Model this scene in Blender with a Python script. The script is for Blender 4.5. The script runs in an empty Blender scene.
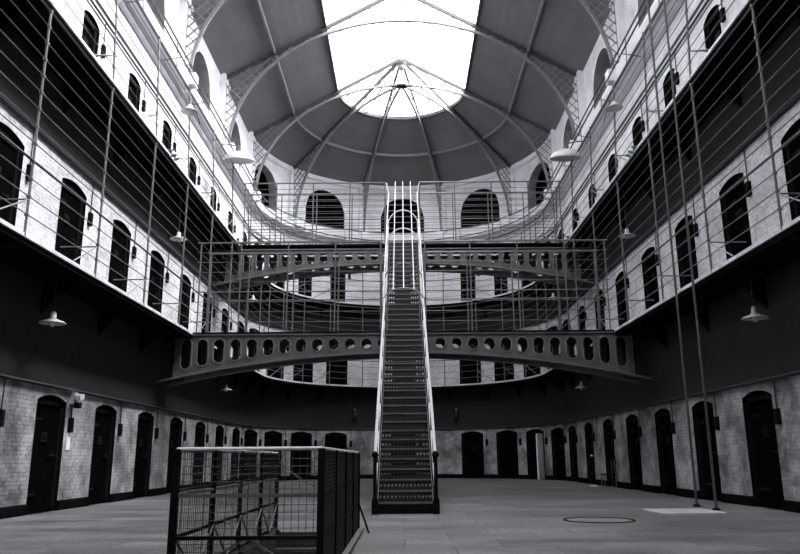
import bpy, bmesh, math, random
from mathutils import Vector, Matrix
random.seed(7)
C = bpy.context.scene.collection
PI = math.pi; R = math.radians
# ------------------------------------------------------------------ place constants (metres)
W = 7.1            # half width of the hall, radius of the apse
Y0 = -6.0          # near end wall
YC = 31.9          # where the straight walls end and the apse starts
L = YC - Y0
ARC = PI * W
TOT = 2 * L + ARC
F1, F2 = 4.57, 8.81        # gallery floor levels
EAVE, RIDGE = 15.68, 19.65
SLOPE = (RIDGE - EAVE) / W
SKY = 3.05         # half width of the skylight
GW = 1.0           # gallery width
DH = 2.28

# ------------------------------------------------------------------ materials
def new_mat(name):
    m = bpy.data.materials.new(name); m.use_nodes = True
    nt = m.node_tree; nt.nodes.clear()
    out = nt.nodes.new('ShaderNodeOutputMaterial')
    b = nt.nodes.new('ShaderNodeBsdfPrincipled')
    nt.links.new(b.outputs[0], out.inputs[0])
    return m, nt, b, out
def g(v, t=1.04): return (v, v * 0.995, min(1, v * t), 1)
def plain(name, v, rough=0.6, metal=0.0, var=0.25, scale=6.0, bump=0.15, bscale=40, spec=0.5):
    m, nt, b, out = new_mat(name)
    N = nt.nodes; K = nt.links
    tc = N.new('ShaderNodeTexCoord'); nz = N.new('ShaderNodeTexNoise')
    nz.inputs['Scale'].default_value = scale; nz.inputs['Detail'].default_value = 6
    K.new(tc.outputs['Object'], nz.inputs['Vector'])
    cr = N.new('ShaderNodeValToRGB')
    cr.color_ramp.elements[0].position = .3; cr.color_ramp.elements[1].position = .7
    cr.color_ramp.elements[0].color = g(v * (1 - var)); cr.color_ramp.elements[1].color = g(min(1, v * (1 + var * .6)))
    K.new(nz.outputs['Fac'], cr.inputs['Fac']); K.new(cr.outputs[0], b.inputs['Base Color'])
    b.inputs['Roughness'].default_value = rough; b.inputs['Metallic'].default_value = metal
    b.inputs['Specular IOR Level'].default_value = spec
    if bump:
        n2 = N.new('ShaderNodeTexNoise'); n2.inputs['Scale'].default_value = bscale
        K.new(tc.outputs['Object'], n2.inputs['Vector'])
        bp = N.new('ShaderNodeBump'); bp.inputs['Strength'].default_value = bump; bp.inputs['Distance'].default_value = .02
        K.new(n2.outputs['Fac'], bp.inputs['Height']); K.new(bp.outputs[0], b.inputs['Normal'])
    return m
def wall_mat():
    """whitewashed brick up to door-head height on every storey, darker distemper above it, deepened by painted-in gallery shade"""
    m, nt, b, out = new_mat('whitewashed_brick'); N = nt.nodes; K = nt.links
    uv = N.new('ShaderNodeUVMap'); uv.uv_map = 'UVMap'
    sep = N.new('ShaderNodeSeparateXYZ'); K.new(uv.outputs[0], sep.inputs[0])
    br = N.new('ShaderNodeTexBrick'); K.new(uv.outputs[0], br.inputs['Vector'])
    br.inputs['Scale'].default_value = 1.0; br.inputs['Brick Width'].default_value = .23; br.inputs['Row Height'].default_value = .078
    br.inputs['Mortar Size'].default_value = .007; br.inputs['Mortar Smooth'].default_value = .4
    br.inputs['Color1'].default_value = g(.80); br.inputs['Color2'].default_value = g(.70); br.inputs['Mortar'].default_value = g(.52)
    nz = N.new('ShaderNodeTexNoise'); nz.inputs['Scale'].default_value = 1.1; nz.inputs['Detail'].default_value = 8; nz.inputs['Roughness'].default_value = .65
    K.new(uv.outputs[0], nz.inputs['Vector'])
    n3 = N.new('ShaderNodeTexNoise'); n3.inputs['Scale'].default_value = 9; n3.inputs['Detail'].default_value = 6
    K.new(uv.outputs[0], n3.inputs['Vector'])
    def ramp(src, p0, c0, p1, c1):
        r = N.new('ShaderNodeValToRGB'); r.color_ramp.elements[0].position = p0; r.color_ramp.elements[1].position = p1
        r.color_ramp.elements[0].color = (c0, c0, c0, 1); r.color_ramp.elements[1].color = (c1, c1, c1, 1)
        K.new(src, r.inputs['Fac']); return r.outputs[0]
    def mul(a, c, f=1.0):
        x = N.new('ShaderNodeMix'); x.data_type = 'RGBA'; x.blend_type = 'MULTIPLY'; x.inputs[0].default_value = f
        K.new(a, x.inputs[6]); K.new(c, x.inputs[7]); return x.outputs[2]
    col = mul(br.outputs['Color'], ramp(nz.outputs['Fac'], .32, .62, .62, 1.0))
    col = mul(col, ramp(n3.outputs['Fac'], .35, .72, .6, 1.0))
    # paint bands by height; the dark ones include painted shade under the galleries
    def math_(op, a, bb):
        x = N.new('ShaderNodeMath'); x.operation = op
        for i, q in enumerate((a, bb)):
            if isinstance(q, (int, float)): x.inputs[i].default_value = q
            else: K.new(q, x.inputs[i])
        return x.outputs[0]
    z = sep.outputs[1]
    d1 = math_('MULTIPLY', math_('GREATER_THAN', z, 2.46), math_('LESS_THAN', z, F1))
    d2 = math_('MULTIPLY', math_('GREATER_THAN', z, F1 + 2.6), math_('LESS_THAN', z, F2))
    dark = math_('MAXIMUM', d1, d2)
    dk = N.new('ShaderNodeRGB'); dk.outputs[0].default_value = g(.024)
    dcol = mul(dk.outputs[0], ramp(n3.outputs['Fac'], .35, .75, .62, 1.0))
    up = math_('GREATER_THAN', z, F2)
    plaster = N.new('ShaderNodeRGB'); plaster.outputs[0].default_value = g(.80)
    pc = mul(mul(plaster.outputs[0], ramp(nz.outputs['Fac'], .3, .72, .6, 1.0)), ramp(n3.outputs['Fac'], .35, .85, .6, 1.0))
    # ground storey greyed: weaker daylight low in the hall painted into its colour
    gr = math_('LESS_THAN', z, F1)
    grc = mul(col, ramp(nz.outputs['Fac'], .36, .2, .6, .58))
    def mix(f, a, c):
        x = N.new('ShaderNodeMix'); x.data_type = 'RGBA'; K.new(f, x.inputs[0]); K.new(a, x.inputs[6]); K.new(c, x.inputs[7]); return x.outputs[2]
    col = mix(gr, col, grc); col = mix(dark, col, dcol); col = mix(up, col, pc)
    K.new(col, b.inputs['Base Color']); b.inputs['Roughness'].default_value = .8
    b.inputs['Specular IOR Level'].default_value = .25
    bp = N.new('ShaderNodeBump'); bp.inputs['Strength'].default_value = .5; bp.inputs['Distance'].default_value = .012
    K.new(br.outputs['Fac'], bp.inputs['Height']); bp.invert = True
    bp2 = N.new('ShaderNodeBump'); bp2.inputs['Strength'].default_value = .5; bp2.inputs['Distance'].default_value = .02
    K.new(n3.outputs['Fac'], bp2.inputs['Height']); K.new(bp.outputs[0], bp2.inputs['Normal']); K.new(bp2.outputs[0], b.inputs['Normal'])
    return m
def floor_mat():
    m, nt, b, out = new_mat('flagstone'); N = nt.nodes; K = nt.links
    tc = N.new('ShaderNodeTexCoord')
    br = N.new('ShaderNodeTexBrick'); K.new(tc.outputs['Object'], br.inputs['Vector'])
    br.inputs['Scale'].default_value = 1; br.inputs['Brick Width'].default_value = 1.15; br.inputs['Row Height'].default_value = .82
    br.inputs['Mortar Size'].default_value = .009; br.inputs['Mortar Smooth'].default_value = .6; br.inputs['Bias'].default_value = .0
    br.inputs['Color1'].default_value = g(.21); br.inputs['Color2'].default_value = g(.15); br.inputs['Mortar'].default_value = g(.05)
    nz = N.new('ShaderNodeTexNoise'); nz.inputs['Scale'].default_value = .8; nz.inputs['Detail'].default_value = 9; nz.inputs['Roughness'].default_value = .62
    mp = N.new('ShaderNodeMapping'); mp.inputs['Scale'].default_value = (.45, 1.6, 1); K.new(tc.outputs['Object'], mp.inputs['Vector'])
    K.new(mp.outputs[0], nz.inputs['Vector'])
    r = N.new('ShaderNodeValToRGB'); r.color_ramp.elements[0].position = .35; r.color_ramp.elements[1].position = .65
    r.color_ramp.elements[0].color = (.36, .36, .36, 1); r.color_ramp.elements[1].color = (1, 1, 1, 1)
    K.new(nz.outputs['Fac'], r.inputs['Fac'])
    x = N.new('ShaderNodeMix'); x.data_type = 'RGBA'; x.blend_type = 'MULTIPLY'; x.inputs[0].default_value = 1
    K.new(br.outputs['Color'], x.inputs[6]); K.new(r.outputs[0], x.inputs[7])
    ng = N.new('ShaderNodeTexNoise'); ng.inputs['Scale'].default_value = 16; ng.inputs['Detail'].default_value = 8; ng.inputs['Roughness'].default_value = .7
    K.new(tc.outputs['Object'], ng.inputs['Vector'])
    rg = N.new('ShaderNodeValToRGB'); rg.color_ramp.elements[0].position = .38; rg.color_ramp.elements[1].position = .62
    rg.color_ramp.elements[0].color = (.55, .55, .55, 1); rg.color_ramp.elements[1].color = (1, 1, 1, 1)
    K.new(ng.outputs['Fac'], rg.inputs['Fac'])
    xg = N.new('ShaderNodeMix'); xg.data_type = 'RGBA'; xg.blend_type = 'MULTIPLY'; xg.inputs[0].default_value = 1
    K.new(x.outputs[2], xg.inputs[6]); K.new(rg.outputs[0], xg.inputs[7]); K.new(xg.outputs[2], b.inputs['Base Color'])
    r2 = N.new('ShaderNodeMapRange'); r2.inputs[3].default_value = .45; r2.inputs[4].default_value = .8; b.inputs['Specular IOR Level'].default_value = .3
    K.new(nz.outputs['Fac'], r2.inputs[0]); K.new(r2.outputs[0], b.inputs['Roughness'])
    bp = N.new('ShaderNodeBump'); bp.invert = True; bp.inputs['Strength'].default_value = .4; bp.inputs['Distance'].default_value = .01
    K.new(br.outputs['Fac'], bp.inputs['Height'])
    n2 = N.new('ShaderNodeTexNoise'); n2.inputs['Scale'].default_value = 14; n2.inputs['Detail'].default_value = 5
    K.new(tc.outputs['Object'], n2.inputs['Vector'])
    b2 = N.new('ShaderNodeBump'); b2.inputs['Strength'].default_value = .35; b2.inputs['Distance'].default_value = .01
    K.new(n2.outputs['Fac'], b2.inputs['Height']); K.new(bp.outputs[0], b2.inputs['Normal']); K.new(b2.outputs[0], b.inputs['Normal'])
    return m
def board_mat():
    m, nt, b, out = new_mat('painted_roof_boards'); N = nt.nodes; K = nt.links
    uv = N.new('ShaderNodeUVMap'); uv.uv_map = 'UVMap'
    br = N.new('ShaderNodeTexBrick'); K.new(uv.outputs[0], br.inputs['Vector'])
    br.inputs['Scale'].default_value = 1; br.inputs['Brick Width'].default_value = 3.2; br.inputs['Row Height'].default_value = .16
    br.inputs['Mortar Size'].default_value = .004; br.inputs['Mortar Smooth'].default_value = .5
    br.inputs['Color1'].default_value = g(.19); br.inputs['Color2'].default_value = g(.17); br.inputs['Mortar'].default_value = g(.12)
    nz = N.new('ShaderNodeTexNoise'); nz.inputs['Scale'].default_value = .8; nz.inputs['Detail'].default_value = 6
    K.new(uv.outputs[0], nz.inputs['Vector'])
    r = N.new('ShaderNodeValToRGB'); r.color_ramp.elements[0].position = .3; r.color_ramp.elements[1].position = .7
    r.color_ramp.elements[0].color = (.78, .78, .78, 1); r.color_ramp.elements[1].color = (1, 1, 1, 1)
    K.new(nz.outputs['Fac'], r.inputs['Fac'])
    x = N.new('ShaderNodeMix'); x.data_type = 'RGBA'; x.blend_type = 'MULTIPLY'; x.inputs[0].default_value = 1
    K.new(br.outputs['Color'], x.inputs[6]); K.new(r.outputs[0], x.inputs[7]); K.new(x.outputs[2], b.inputs['Base Color'])
    b.inputs['Roughness'].default_value = .7
    return m
def glass_mat():
    m = bpy.data.materials.new('roof_glass'); m.use_nodes = True; nt = m.node_tree; nt.nodes.clear(); N = nt.nodes
    o = N.new('ShaderNodeOutputMaterial'); t = N.new('ShaderNodeBsdfTransparent'); t.inputs[0].default_value = (.93, .94, .95, 1)
    d = N.new('ShaderNodeBsdfTranslucent'); d.inputs[0].default_value = (.9, .9, .92, 1)
    x = N.new('ShaderNodeMixShader'); x.inputs[0].default_value = .25
    nt.links.new(t.outputs[0], x.inputs[1]); nt.links.new(d.outputs[0], x.inputs[2]); nt.links.new(x.outputs[0], o.inputs[0])
    return m
M = dict(
    wall=wall_mat(), floor=floor_mat(), board=board_mat(), glass=glass_mat(),
    white=plain('white_plaster', .76, .7, var=.12, scale=2, bump=.1, bscale=20),
    whitepaint=plain('white_gloss_paint', .52, .4, var=.1, bump=0),
    edge=plain('pale_stone_edging', .62, .6, var=.3, scale=3),
    iron=plain('grey_painted_iron', .10, .5, var=.25, scale=5, bump=.1),
    girder=plain('girder_paint', .075, .5, var=.3, scale=3, bump=.15, bscale=60),
    rail=plain('pale_grey_painted_rail', .11, .45, var=.2, bump=0),
    lattice=plain('truss_paint', .20, .5, var=.2, bump=0),
    rib=plain('pale_truss_edge_paint', .18, .5, var=.2, bump=0),
    beam=plain('dark_roof_timber', .05, .6, var=.3),
    black=plain('black_painted_iron', .005, .7, var=.4, scale=8, bump=.1, spec=.06),
    door=plain('black_cell_door_paint', .003, .9, var=.4, scale=4, bump=.1, spec=.0),
    skirt=plain('black_skirting_paint', .006, .9, var=.4, scale=3, spec=.0),
    deck=plain('dark_slate_gallery_floor', .009, .9, var=.4, scale=2, spec=.0),
    tread=plain('worn_cast_iron', .02, .5, metal=.2, var=.4, scale=12, bump=.2),
    nose=plain('polished_tread_edge', .16, .4, metal=.5, var=.4, scale=15),
    enamel=plain('white_enamel', .55, .25, var=.1, bump=0),
    dish=plain('grey_enamel', .35, .35, var=.15, bump=0),
    bulb=plain('frosted_bulb_glass', .8, .2, var=.05, bump=0),
    soot=plain('dark_conduit', .012, .6, var=.3, bump=0),
    plate=plain('pale_chequer_plate', .5, .5, var=.2, scale=6),
    paper=plain('white_card', .8, .8, var=.06, bump=0),
    dirt=plain('dark_basement_stone', .03, .9, var=.4, scale=3),
    mesh=plain('dark_galvanised_wire', .035, .5, metal=.3, var=.3, bump=0),
    topr=plain('worn_steel_handrail', .62, .35, var=.2, bump=0),
    floorlid=plain('worn_cover_iron', .13, .6, var=.3, scale=5),
    jamb_black=plain('black_door_jamb', .006, .8, var=.3, spec=.05), jamb_grey=plain('grey_window_jamb', .26, .8, var=.3, scale=3),  # door and window jambs toned darker than the wall face
    flange=plain('lit_flange_paint', .11, .5, var=.3, scale=4), pole=plain('dark_pole_paint', .045, .5, var=.2, bump=0),  # flanges and hole rims paler than the girder, caught light painted in
    topr2=plain('grey_hoop_paint', .2, .5, var=.2, bump=0),
    louvre=plain('black_louvre_paint', .003, .9, var=.3, bump=0, spec=.02),
)

# ------------------------------------------------------------------ mesh builder
class MB:
    def __init__(s): s.v = []; s.f = []; s.uv = {}; s.mi = {}
    def face(s, pts, uvs=None, mi=0):
        i = len(s.v); s.v += [tuple(p) for p in pts]; s.f.append(tuple(range(i, i + len(pts))))
        if mi: s.mi[len(s.f) - 1] = mi
        if uvs: s.uv[len(s.f) - 1] = uvs
    def box(s, c, d, rot=None):
        hx, hy, hz = d[0] / 2, d[1] / 2, d[2] / 2; i = len(s.v)
        for dx, dy, dz in ((-1,-1,-1),(1,-1,-1),(1,1,-1),(-1,1,-1),(-1,-1,1),(1,-1,1),(1,1,1),(-1,1,1)):
            p = Vector((dx*hx, dy*hy, dz*hz))
            if rot is not None: p = rot @ p
            s.v.append((c[0]+p.x, c[1]+p.y, c[2]+p.z))
        for q in ((0,3,2,1),(4,5,6,7),(0,1,5,4),(1,2,6,5),(2,3,7,6),(3,0,4,7)): s.f.append(tuple(i+k for k in q))
        return s
    def sweep(s, pts, prof, closed=False, up=Vector((0,0,1)), cap=True):
        """prof: (side, up) points; frame from tangent and up"""
        P = [Vector(p) for p in pts]; n = len(P); k = len(prof); i0 = len(s.v)
        for i, p in enumerate(P):
            a = P[(i-1) % n] if (closed or i > 0) else P[i]; b = P[(i+1) % n] if (closed or i < n-1) else P[i]
            t = (b - a)
            if t.length < 1e-9: t = Vector((0,0,1))
            t.normalize()
            u = up
            if abs(t.dot(u)) > .97: u = Vector((0,1,0)) if abs(t.y) < .9 else Vector((1,0,0))
            sd = t.cross(u).normalized(); uu = sd.cross(t).normalized()
            for (x, y) in prof: s.v.append(tuple(p + sd*x + uu*y))
        m = n if closed else n-1
        for i in range(m):
            for j in range(k):
                a = i0 + i*k + j; b = i0 + i*k + (j+1) % k; c = i0 + ((i+1) % n)*k + (j+1) % k; d = i0 + ((i+1) % n)*k + j
                s.f.append((a, b, c, d))
        if cap and not closed:
            s.f.append(tuple(i0 + j for j in reversed(range(k)))); s.f.append(tuple(i0 + (n-1)*k + j for j in range(k)))
        return s
    def tube(s, pts, r, n=6, closed=False):
        return s.sweep(pts, [(r*math.cos(2*PI*j/n), r*math.sin(2*PI*j/n)) for j in range(n)], closed)
    def bar(s, a, b, w, h=None, up=Vector((0,0,1))):
        h = h or w
        return s.sweep([a, b], [(-w/2,-h/2),(w/2,-h/2),(w/2,h/2),(-w/2,h/2)], up=up)
    def lathe(s, c, prof, n=20, axis=None, cap=True):
        """prof: list of (r, h) along +z (or axis matrix)"""
        i0 = len(s.v); k = len(prof)
        for j in range(n):
            a = 2*PI*j/n
            for r, h in prof:
                p = Vector((r*math.cos(a), r*math.sin(a), h))
                if axis is not None: p = axis @ p
                s.v.append((c[0]+p.x, c[1]+p.y, c[2]+p.z))
        for j in range(n):
            for i in range(k-1):
                a = i0 + j*k + i; b = i0 + ((j+1) % n)*k + i
                s.f.append((a, b, b+1, a+1))
        if not cap: return s
        if prof[0][0] > 1e-6: s.f.append(tuple(i0 + j*k for j in reversed(range(n))))
        if prof[-1][0] > 1e-6: s.f.append(tuple(i0 + j*k + k-1 for j in range(n)))
        return s
    def mesh(s, name, mat, off=Vector((0,0,0)), smooth=False):
        me = bpy.data.meshes.new(name)
        me.from_pydata([(x-off.x, y-off.y, z-off.z) for x, y, z in s.v], [], s.f)
        if s.uv:
            ul = me.uv_layers.new(name='UVMap')
            for p in me.polygons:
                q = s.uv.get(p.index)
                if q:
                    for li, uv in zip(p.loop_indices, q): ul.data[li].uv = uv
        me.materials.append(M[mat])
        if s.mi:
            me.materials.append(M['jamb_black']); me.materials.append(M['jamb_grey'])
            for p in me.polygons: p.material_index = s.mi.get(p.index, 0)
        if smooth:
            for p in me.polygons: p.use_smooth = True
        return me
    def build(s, name, mat, parent=None, smooth=False, weld=False):
        off = Vector((0,0,0)); q = parent
        while q is not None: off = off + q.location; q = q.parent
        me = s.mesh(name, mat, off, smooth)
        if weld:
            bm = bmesh.new(); bm.from_mesh(me); bmesh.ops.remove_doubles(bm, verts=bm.verts, dist=1e-4)
            bmesh.ops.recalc_face_normals(bm, faces=bm.faces); bm.to_mesh(me); bm.free()
        o = bpy.data.objects.new(name, me); C.objects.link(o); o.parent = parent
        return o
    def thing(s, name, mat, label, cat, group=None, smooth=False, loc=None):
        """one-mesh thing, origin at loc"""
        if loc is None:
            xs = [v[0] for v in s.v]; ys = [v[1] for v in s.v]; zs = [v[2] for v in s.v]
            loc = ((min(xs)+max(xs))/2, (min(ys)+max(ys))/2, min(zs))
        me = s.mesh(name, mat, Vector(loc), smooth)
        o = bpy.data.objects.new(name, me); C.objects.link(o); o.location = loc
        tag(o, label, cat, group); return o
def tag(o, label=None, cat=None, group=None, kind=None):
    if label: o['label'] = label
    if cat: o['category'] = cat
    if group: o['group'] = group
    if kind: o['kind'] = kind
    return o
def empty(name, loc, label=None, cat=None, group=None, kind=None):
    o = bpy.data.objects.new(name, None); C.objects.link(o); o.location = loc; o.empty_display_size = .2
    return tag(o, label, cat, group, kind)
def copy_tree(o, parent=None):
    c = o.copy(); C.objects.link(c); c.parent = parent
    for ch in list(o.children): copy_tree(ch, c)
    return c
def structure(o): o['kind'] = 'structure'; return o

# ------------------------------------------------------------------ the U shaped wall line
def path(s, off=0.0):
    """s runs up the left wall, round the apse, back down the right wall; off > 0 is into the wall"""
    if s <= L: return (-(W+off), Y0 + s)
    if s >= L + ARC: return (W+off, YC - (s - L - ARC))
    th = -PI/2 + (s-L)/W
    return ((W+off)*math.sin(th), YC + (W+off)*math.cos(th))
def P3(s, off, z): x, y = path(s, off); return (x, y, z)
def nrm(s):
    a = path(s, 1); b = path(s, 0); return Vector((a[0]-b[0], a[1]-b[1], 0))    # outward (into wall)
def sy(y, side): return (y - Y0) if side < 0 else (TOT - (y - Y0))
def sth(deg): return L + (R(deg) + PI/2) * W
def samples(a, b, step=.35):
    out = [a]
    if b <= L or a >= L + ARC: return [a, b]
    lo, hi = max(a, L), min(b, L + ARC)
    if a < lo: out.append(lo)
    n = max(1, int(round((hi-lo)/step)))
    out += [lo + (hi-lo)*i/n for i in range(1, n+1)]
    if hi < b: out.append(b)
    return out
def upath(off, z, a=0.0, b=None, step=.35): return [P3(s, off, z) for s in samples(a, TOT if b is None else b, step)]

def wall_object(name, a, b, bands, mat='wall'):
    """bands: (z0, z1, [(sc, w, zb, zspring, ztop, depth)])"""
    mb = MB()
    def q(s0, z0, z1, s1, z2=None, z3=None):
        # quad between s0 (z0..z1) and s1 (z2..z3)
        if z2 is None: z2, z3 = z0, z1
        mb.face([P3(s0,0,z0), P3(s1,0,z2), P3(s1,0,z3), P3(s0,0,z1)], [(s0,z0),(s1,z2),(s1,z3),(s0,z1)])
    for z0, z1, ops in bands:
        ops = sorted([o for o in ops if a <= o[0] <= b]); cur = a
        for (sc, w, zb, zs, zt, dep) in ops:
            sa, sb = sc-w/2, sc+w/2
            ss = samples(cur, sa)
            for i in range(len(ss)-1): q(ss[i], z0, z1, ss[i+1])
            n = 14; xs = [sa + w*i/n for i in range(n+1)]
            h = zt - zs
            if h >= w/2 - .01: top = [zs + h*math.sqrt(max(0, 1-((x-sc)/(w/2))**2)) for x in xs]
            else:
                rr = (w*w/4 + h*h)/(2*h); top = [zs + h - rr + math.sqrt(max(0, rr*rr-(x-sc)**2)) for x in xs]
            J = 1 if zb in (0.0, F1, F2) else 2
            for i in range(n):
                q(xs[i], top[i], z1, xs[i+1], top[i+1], z1)
                if zb > z0 + 1e-4: q(xs[i], z0, zb, xs[i+1])
                mb.face([P3(xs[i],0,top[i]), P3(xs[i+1],0,top[i+1]), P3(xs[i+1],dep,top[i+1]), P3(xs[i],dep,top[i])],
                        [(xs[i],top[i]),(xs[i+1],top[i+1]),(xs[i+1],top[i+1]+dep),(xs[i],top[i]+dep)], J)
                mb.face([P3(xs[i],0,zb), P3(xs[i+1],0,zb), P3(xs[i+1],dep,zb), P3(xs[i],dep,zb)],
                        [(xs[i],zb),(xs[i+1],zb),(xs[i+1],zb+dep),(xs[i],zb+dep)], J)
            for x, t in ((sa, top[0]), (sb, top[-1])):
                mb.face([P3(x,0,zb), P3(x,dep,zb), P3(x,dep,t), P3(x,0,t)], [(x,zb),(x+dep,zb),(x+dep,t),(x,t)], J)
            cur = sb
        ss = samples(cur, b)
        for i in range(len(ss)-1): q(ss[i], z0, z1, ss[i+1])
    o = mb.build(name, mat, weld=True)
    return structure(o)

DY = [12.3 + 2.8*k for k in range(7)] + [31.9]
DTH = [-75, -60, -45, -29, 0, 29, 45, 60, 75]
door_s = [(sy(y, -1), 'L', i) for i, y in enumerate(DY)] + [(sth(t), 'A', i) for i, t in enumerate(DTH)] + [(sy(y, 1), 'R', i) for i, y in enumerate(DY)]
TIERS = [(0.0, 1.28, 2.28), (F1, 1.22, 2.28), (F2, .86, 2.13)]
def dwid(base, kind, i):
    if kind == 'A' and i in (3, 5): return min(base, 1.2)
    if kind == 'A': return min(base, 1.36)
    return base
BAY = 5.35
WIN = [(sy(YC - BAY*(k+.5), -1)) for k in range(4)] + [sth(t) for t in (-72, -36, 0, 36, 72)] + [sy(YC - BAY*(k+.5), 1) for k in range(4)]
WD = lambda i: .2 if i in (5, 6, 7) else (.6 if i in (4, 8) else .9)
WS = lambda i: .12 if 4 <= i <= 8 else 0
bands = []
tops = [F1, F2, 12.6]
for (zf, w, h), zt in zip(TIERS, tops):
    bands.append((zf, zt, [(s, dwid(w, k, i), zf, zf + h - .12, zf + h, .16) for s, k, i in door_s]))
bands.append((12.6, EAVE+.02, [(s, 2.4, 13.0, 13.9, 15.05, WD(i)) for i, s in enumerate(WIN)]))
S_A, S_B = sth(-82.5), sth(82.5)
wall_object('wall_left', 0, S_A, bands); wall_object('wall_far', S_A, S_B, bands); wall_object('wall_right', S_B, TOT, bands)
mb = MB(); mb.face([(-W, Y0, 0), (W, Y0, 0), (W, Y0, EAVE), (0, Y0, RIDGE), (-W, Y0, EAVE)], [(0,0),(14,0),(14,15),(7,19),(0,15)])
structure(mb.build('wall_near', 'wall'))

# skirting, broken at the doors
def skirting(name, a, b):
    mb = MB(); cur = a
    for s, k, i in sorted(door_s):
        if not (a < s < b): continue
        w = dwid(1.28, k, i); seg(mb, cur, s - w/2); cur = s + w/2
    seg(mb, cur, b); structure(mb.build(name, 'skirt'))
def seg(mb, a, b):
    if b - a < .02: return
    mb.sweep([P3(s, 0, 0) for s in samples(a, b)], [(-.005, 0), (.035, 0), (.035, .17), (.02, .2), (-.005, .2)] )
# sweep side vector = t x up points to the right of travel = into the room (clockwise path seen from above)
skirting('baseboard_left', 0, S_A); skirting('baseboard_far', S_A, S_B); skirting('baseboard_right', S_B, TOT)

# ------------------------------------------------------------------ floor with the stairwell opening
WX0, WX1, WY0, WY1 = -1.82, -.66, 6.1, 10.95
mb = MB()
xs = [-8.2, WX0+.03, WX1-.03, 8.2]; ys = [Y0, WY0+.03, WY1-.03, 41.0]
for i in range(3):
    for j in range(3):
        if i == 1 and j == 1: continue
        mb.face([(xs[i], ys[j], 0), (xs[i+1], ys[j], 0), (xs[i+1], ys[j+1], 0), (xs[i], ys[j+1], 0)])
structure(mb.build('floor', 'floor'))
mb = MB(); x0, x1, y0, y1 = xs[1], xs[2], ys[1], ys[2]; zb = -3.0
mb.face([(x0,y0,0),(x0,y0,zb),(x0,y1,zb),(x0,y1,0)]); mb.face([(x1,y0,0),(x1,y1,0),(x1,y1,zb),(x1,y0,zb)])
mb.face([(x0,y0,0),(x1,y0,0),(x1,y0,zb),(x0,y0,zb)]); mb.face([(x0,y1,0),(x0,y1,zb),(x1,y1,zb),(x1,y1,0)])
mb.face([(x0,y0,zb),(x1,y0,zb),(x1,y1,zb),(x0,y1,zb)])
structure(mb.build('trim_1', 'dirt'))
bs = empty('basement_stair', ((x0+x1)/2, y1, 0), 'dark steps dropping into the caged stairwell in the floor', 'stairs')
for k in range(13):
    m2 = MB(); m2.box(((x0+x1)/2, y1-.02-.15-.3*k, -.22*(k+1)), (x1-x0-.02, .3, .05)); m2.box(((x0+x1)/2, y1-.32-.3*k+.01, -.22*(k+1)-.12), (x1-x0-.02, .02, .2))
    m2.build('step', 'tread', bs)

# ------------------------------------------------------------------ cell doors (structure)
dn = 0; proto = {}
def rotz_for(s):
    n = nrm(s); return math.atan2(n.y, n.x) - PI/2          # local +y goes into the wall
for ti, (zf, w0, h) in enumerate(TIERS):
    for s, k, i in door_s:
        w = dwid(w0, k, i); dn += 1
        key = (ti, round(w, 2))
        if key not in proto:
            r = empty('door_tmp', (0,0,0))
            m2 = MB(); m2.box((0, .15, h/2+.005), (w+.06, .05, h+.05)); m2.build('door_leaf', 'door', r)
            m2 = MB(); m2.box((-w/2+.05, .10, h/2), (.09, .06, h-.12)); m2.box((w/2-.05, .10, h/2), (.09, .06, h-.12)); m2.box((0, .10, h-.14), (w-.1, .06, .09))
            m2.build('door_frame', 'black', r)
            m2 = MB(); m2.box((0, .115, 1.45), (.26, .03, .2)); m2.box((.0, .095, 1.45), (.22, .02, .03)); m2.build('hatch', 'black', r)
            m2 = MB(); m2.tube([(w/2-.42, .09, 1.08), (w/2-.08, .09, 1.08)], .018); m2.box((w/2-.2, .11, 1.08), (.1, .03, .12)); m2.build('bolt', 'black', r)
            m2 = MB()
            for zz in (.35, 1.8): m2.box((-w/2+.3, .117, zz), (.45, .02, .06))
            m2.build('hinge', 'black', r)
            proto[key] = r; o = r
        else: o = copy_tree(proto[key])
        o.name = 'door_%d' % dn; structure(o)
        x, y = path(s); o.location = (x, y, zf); o.rotation_euler = (0, 0, rotz_for(s))

# ------------------------------------------------------------------ clerestory windows (structure)
m2 = MB(); m2.box((0, .875, .95), (2.56, .03, 2.4)); wpane = m2.mesh('pane', 'louvre')
m2 = MB()
m2.sweep([(1.17*math.cos(PI*j/20), .82, .8+1.15*math.sin(PI*j/20)) for j in range(21)], [(-.03,-.04),(.03,-.04),(.03,.04),(-.03,.04)], up=Vector((0,1,0)))
for x in (-1.17, 0, 1.17): m2.box((x, .82, .42 if x else .95), (.05, .05, .84 if x else 1.9))
wframe = m2.mesh('window_frame', 'black')
m2 = MB()
for q in range(13):
    z = .1 + .145*q; hw = 1.15 if z < .8 else 1.15*math.sqrt(max(0, 1-((z-.8)/1.18)**2))
    m2.box((0, .80, z), (2*hw, .1, .015), Matrix.Rotation(R(-35), 3, 'X'))
wlouv = m2.mesh('louvre', 'louvre')
for wi, s in enumerate(WIN):
    o = empty('window_%d' % (wi+1), (0,0,0), kind='structure'); x, y = path(s); o.location = (x - nrm(s).x*(.9-WD(wi)+WS(wi)), y - nrm(s).y*(.9-WD(wi)+WS(wi)), 13.02); o.rotation_euler = (0,0,rotz_for(s))
    for me, n in ((wpane, 'pane'), (wframe, 'window_frame'), (wlouv, 'louvre')):
        c = bpy.data.objects.new(n, me); C.objects.link(c); c.parent = o

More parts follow.
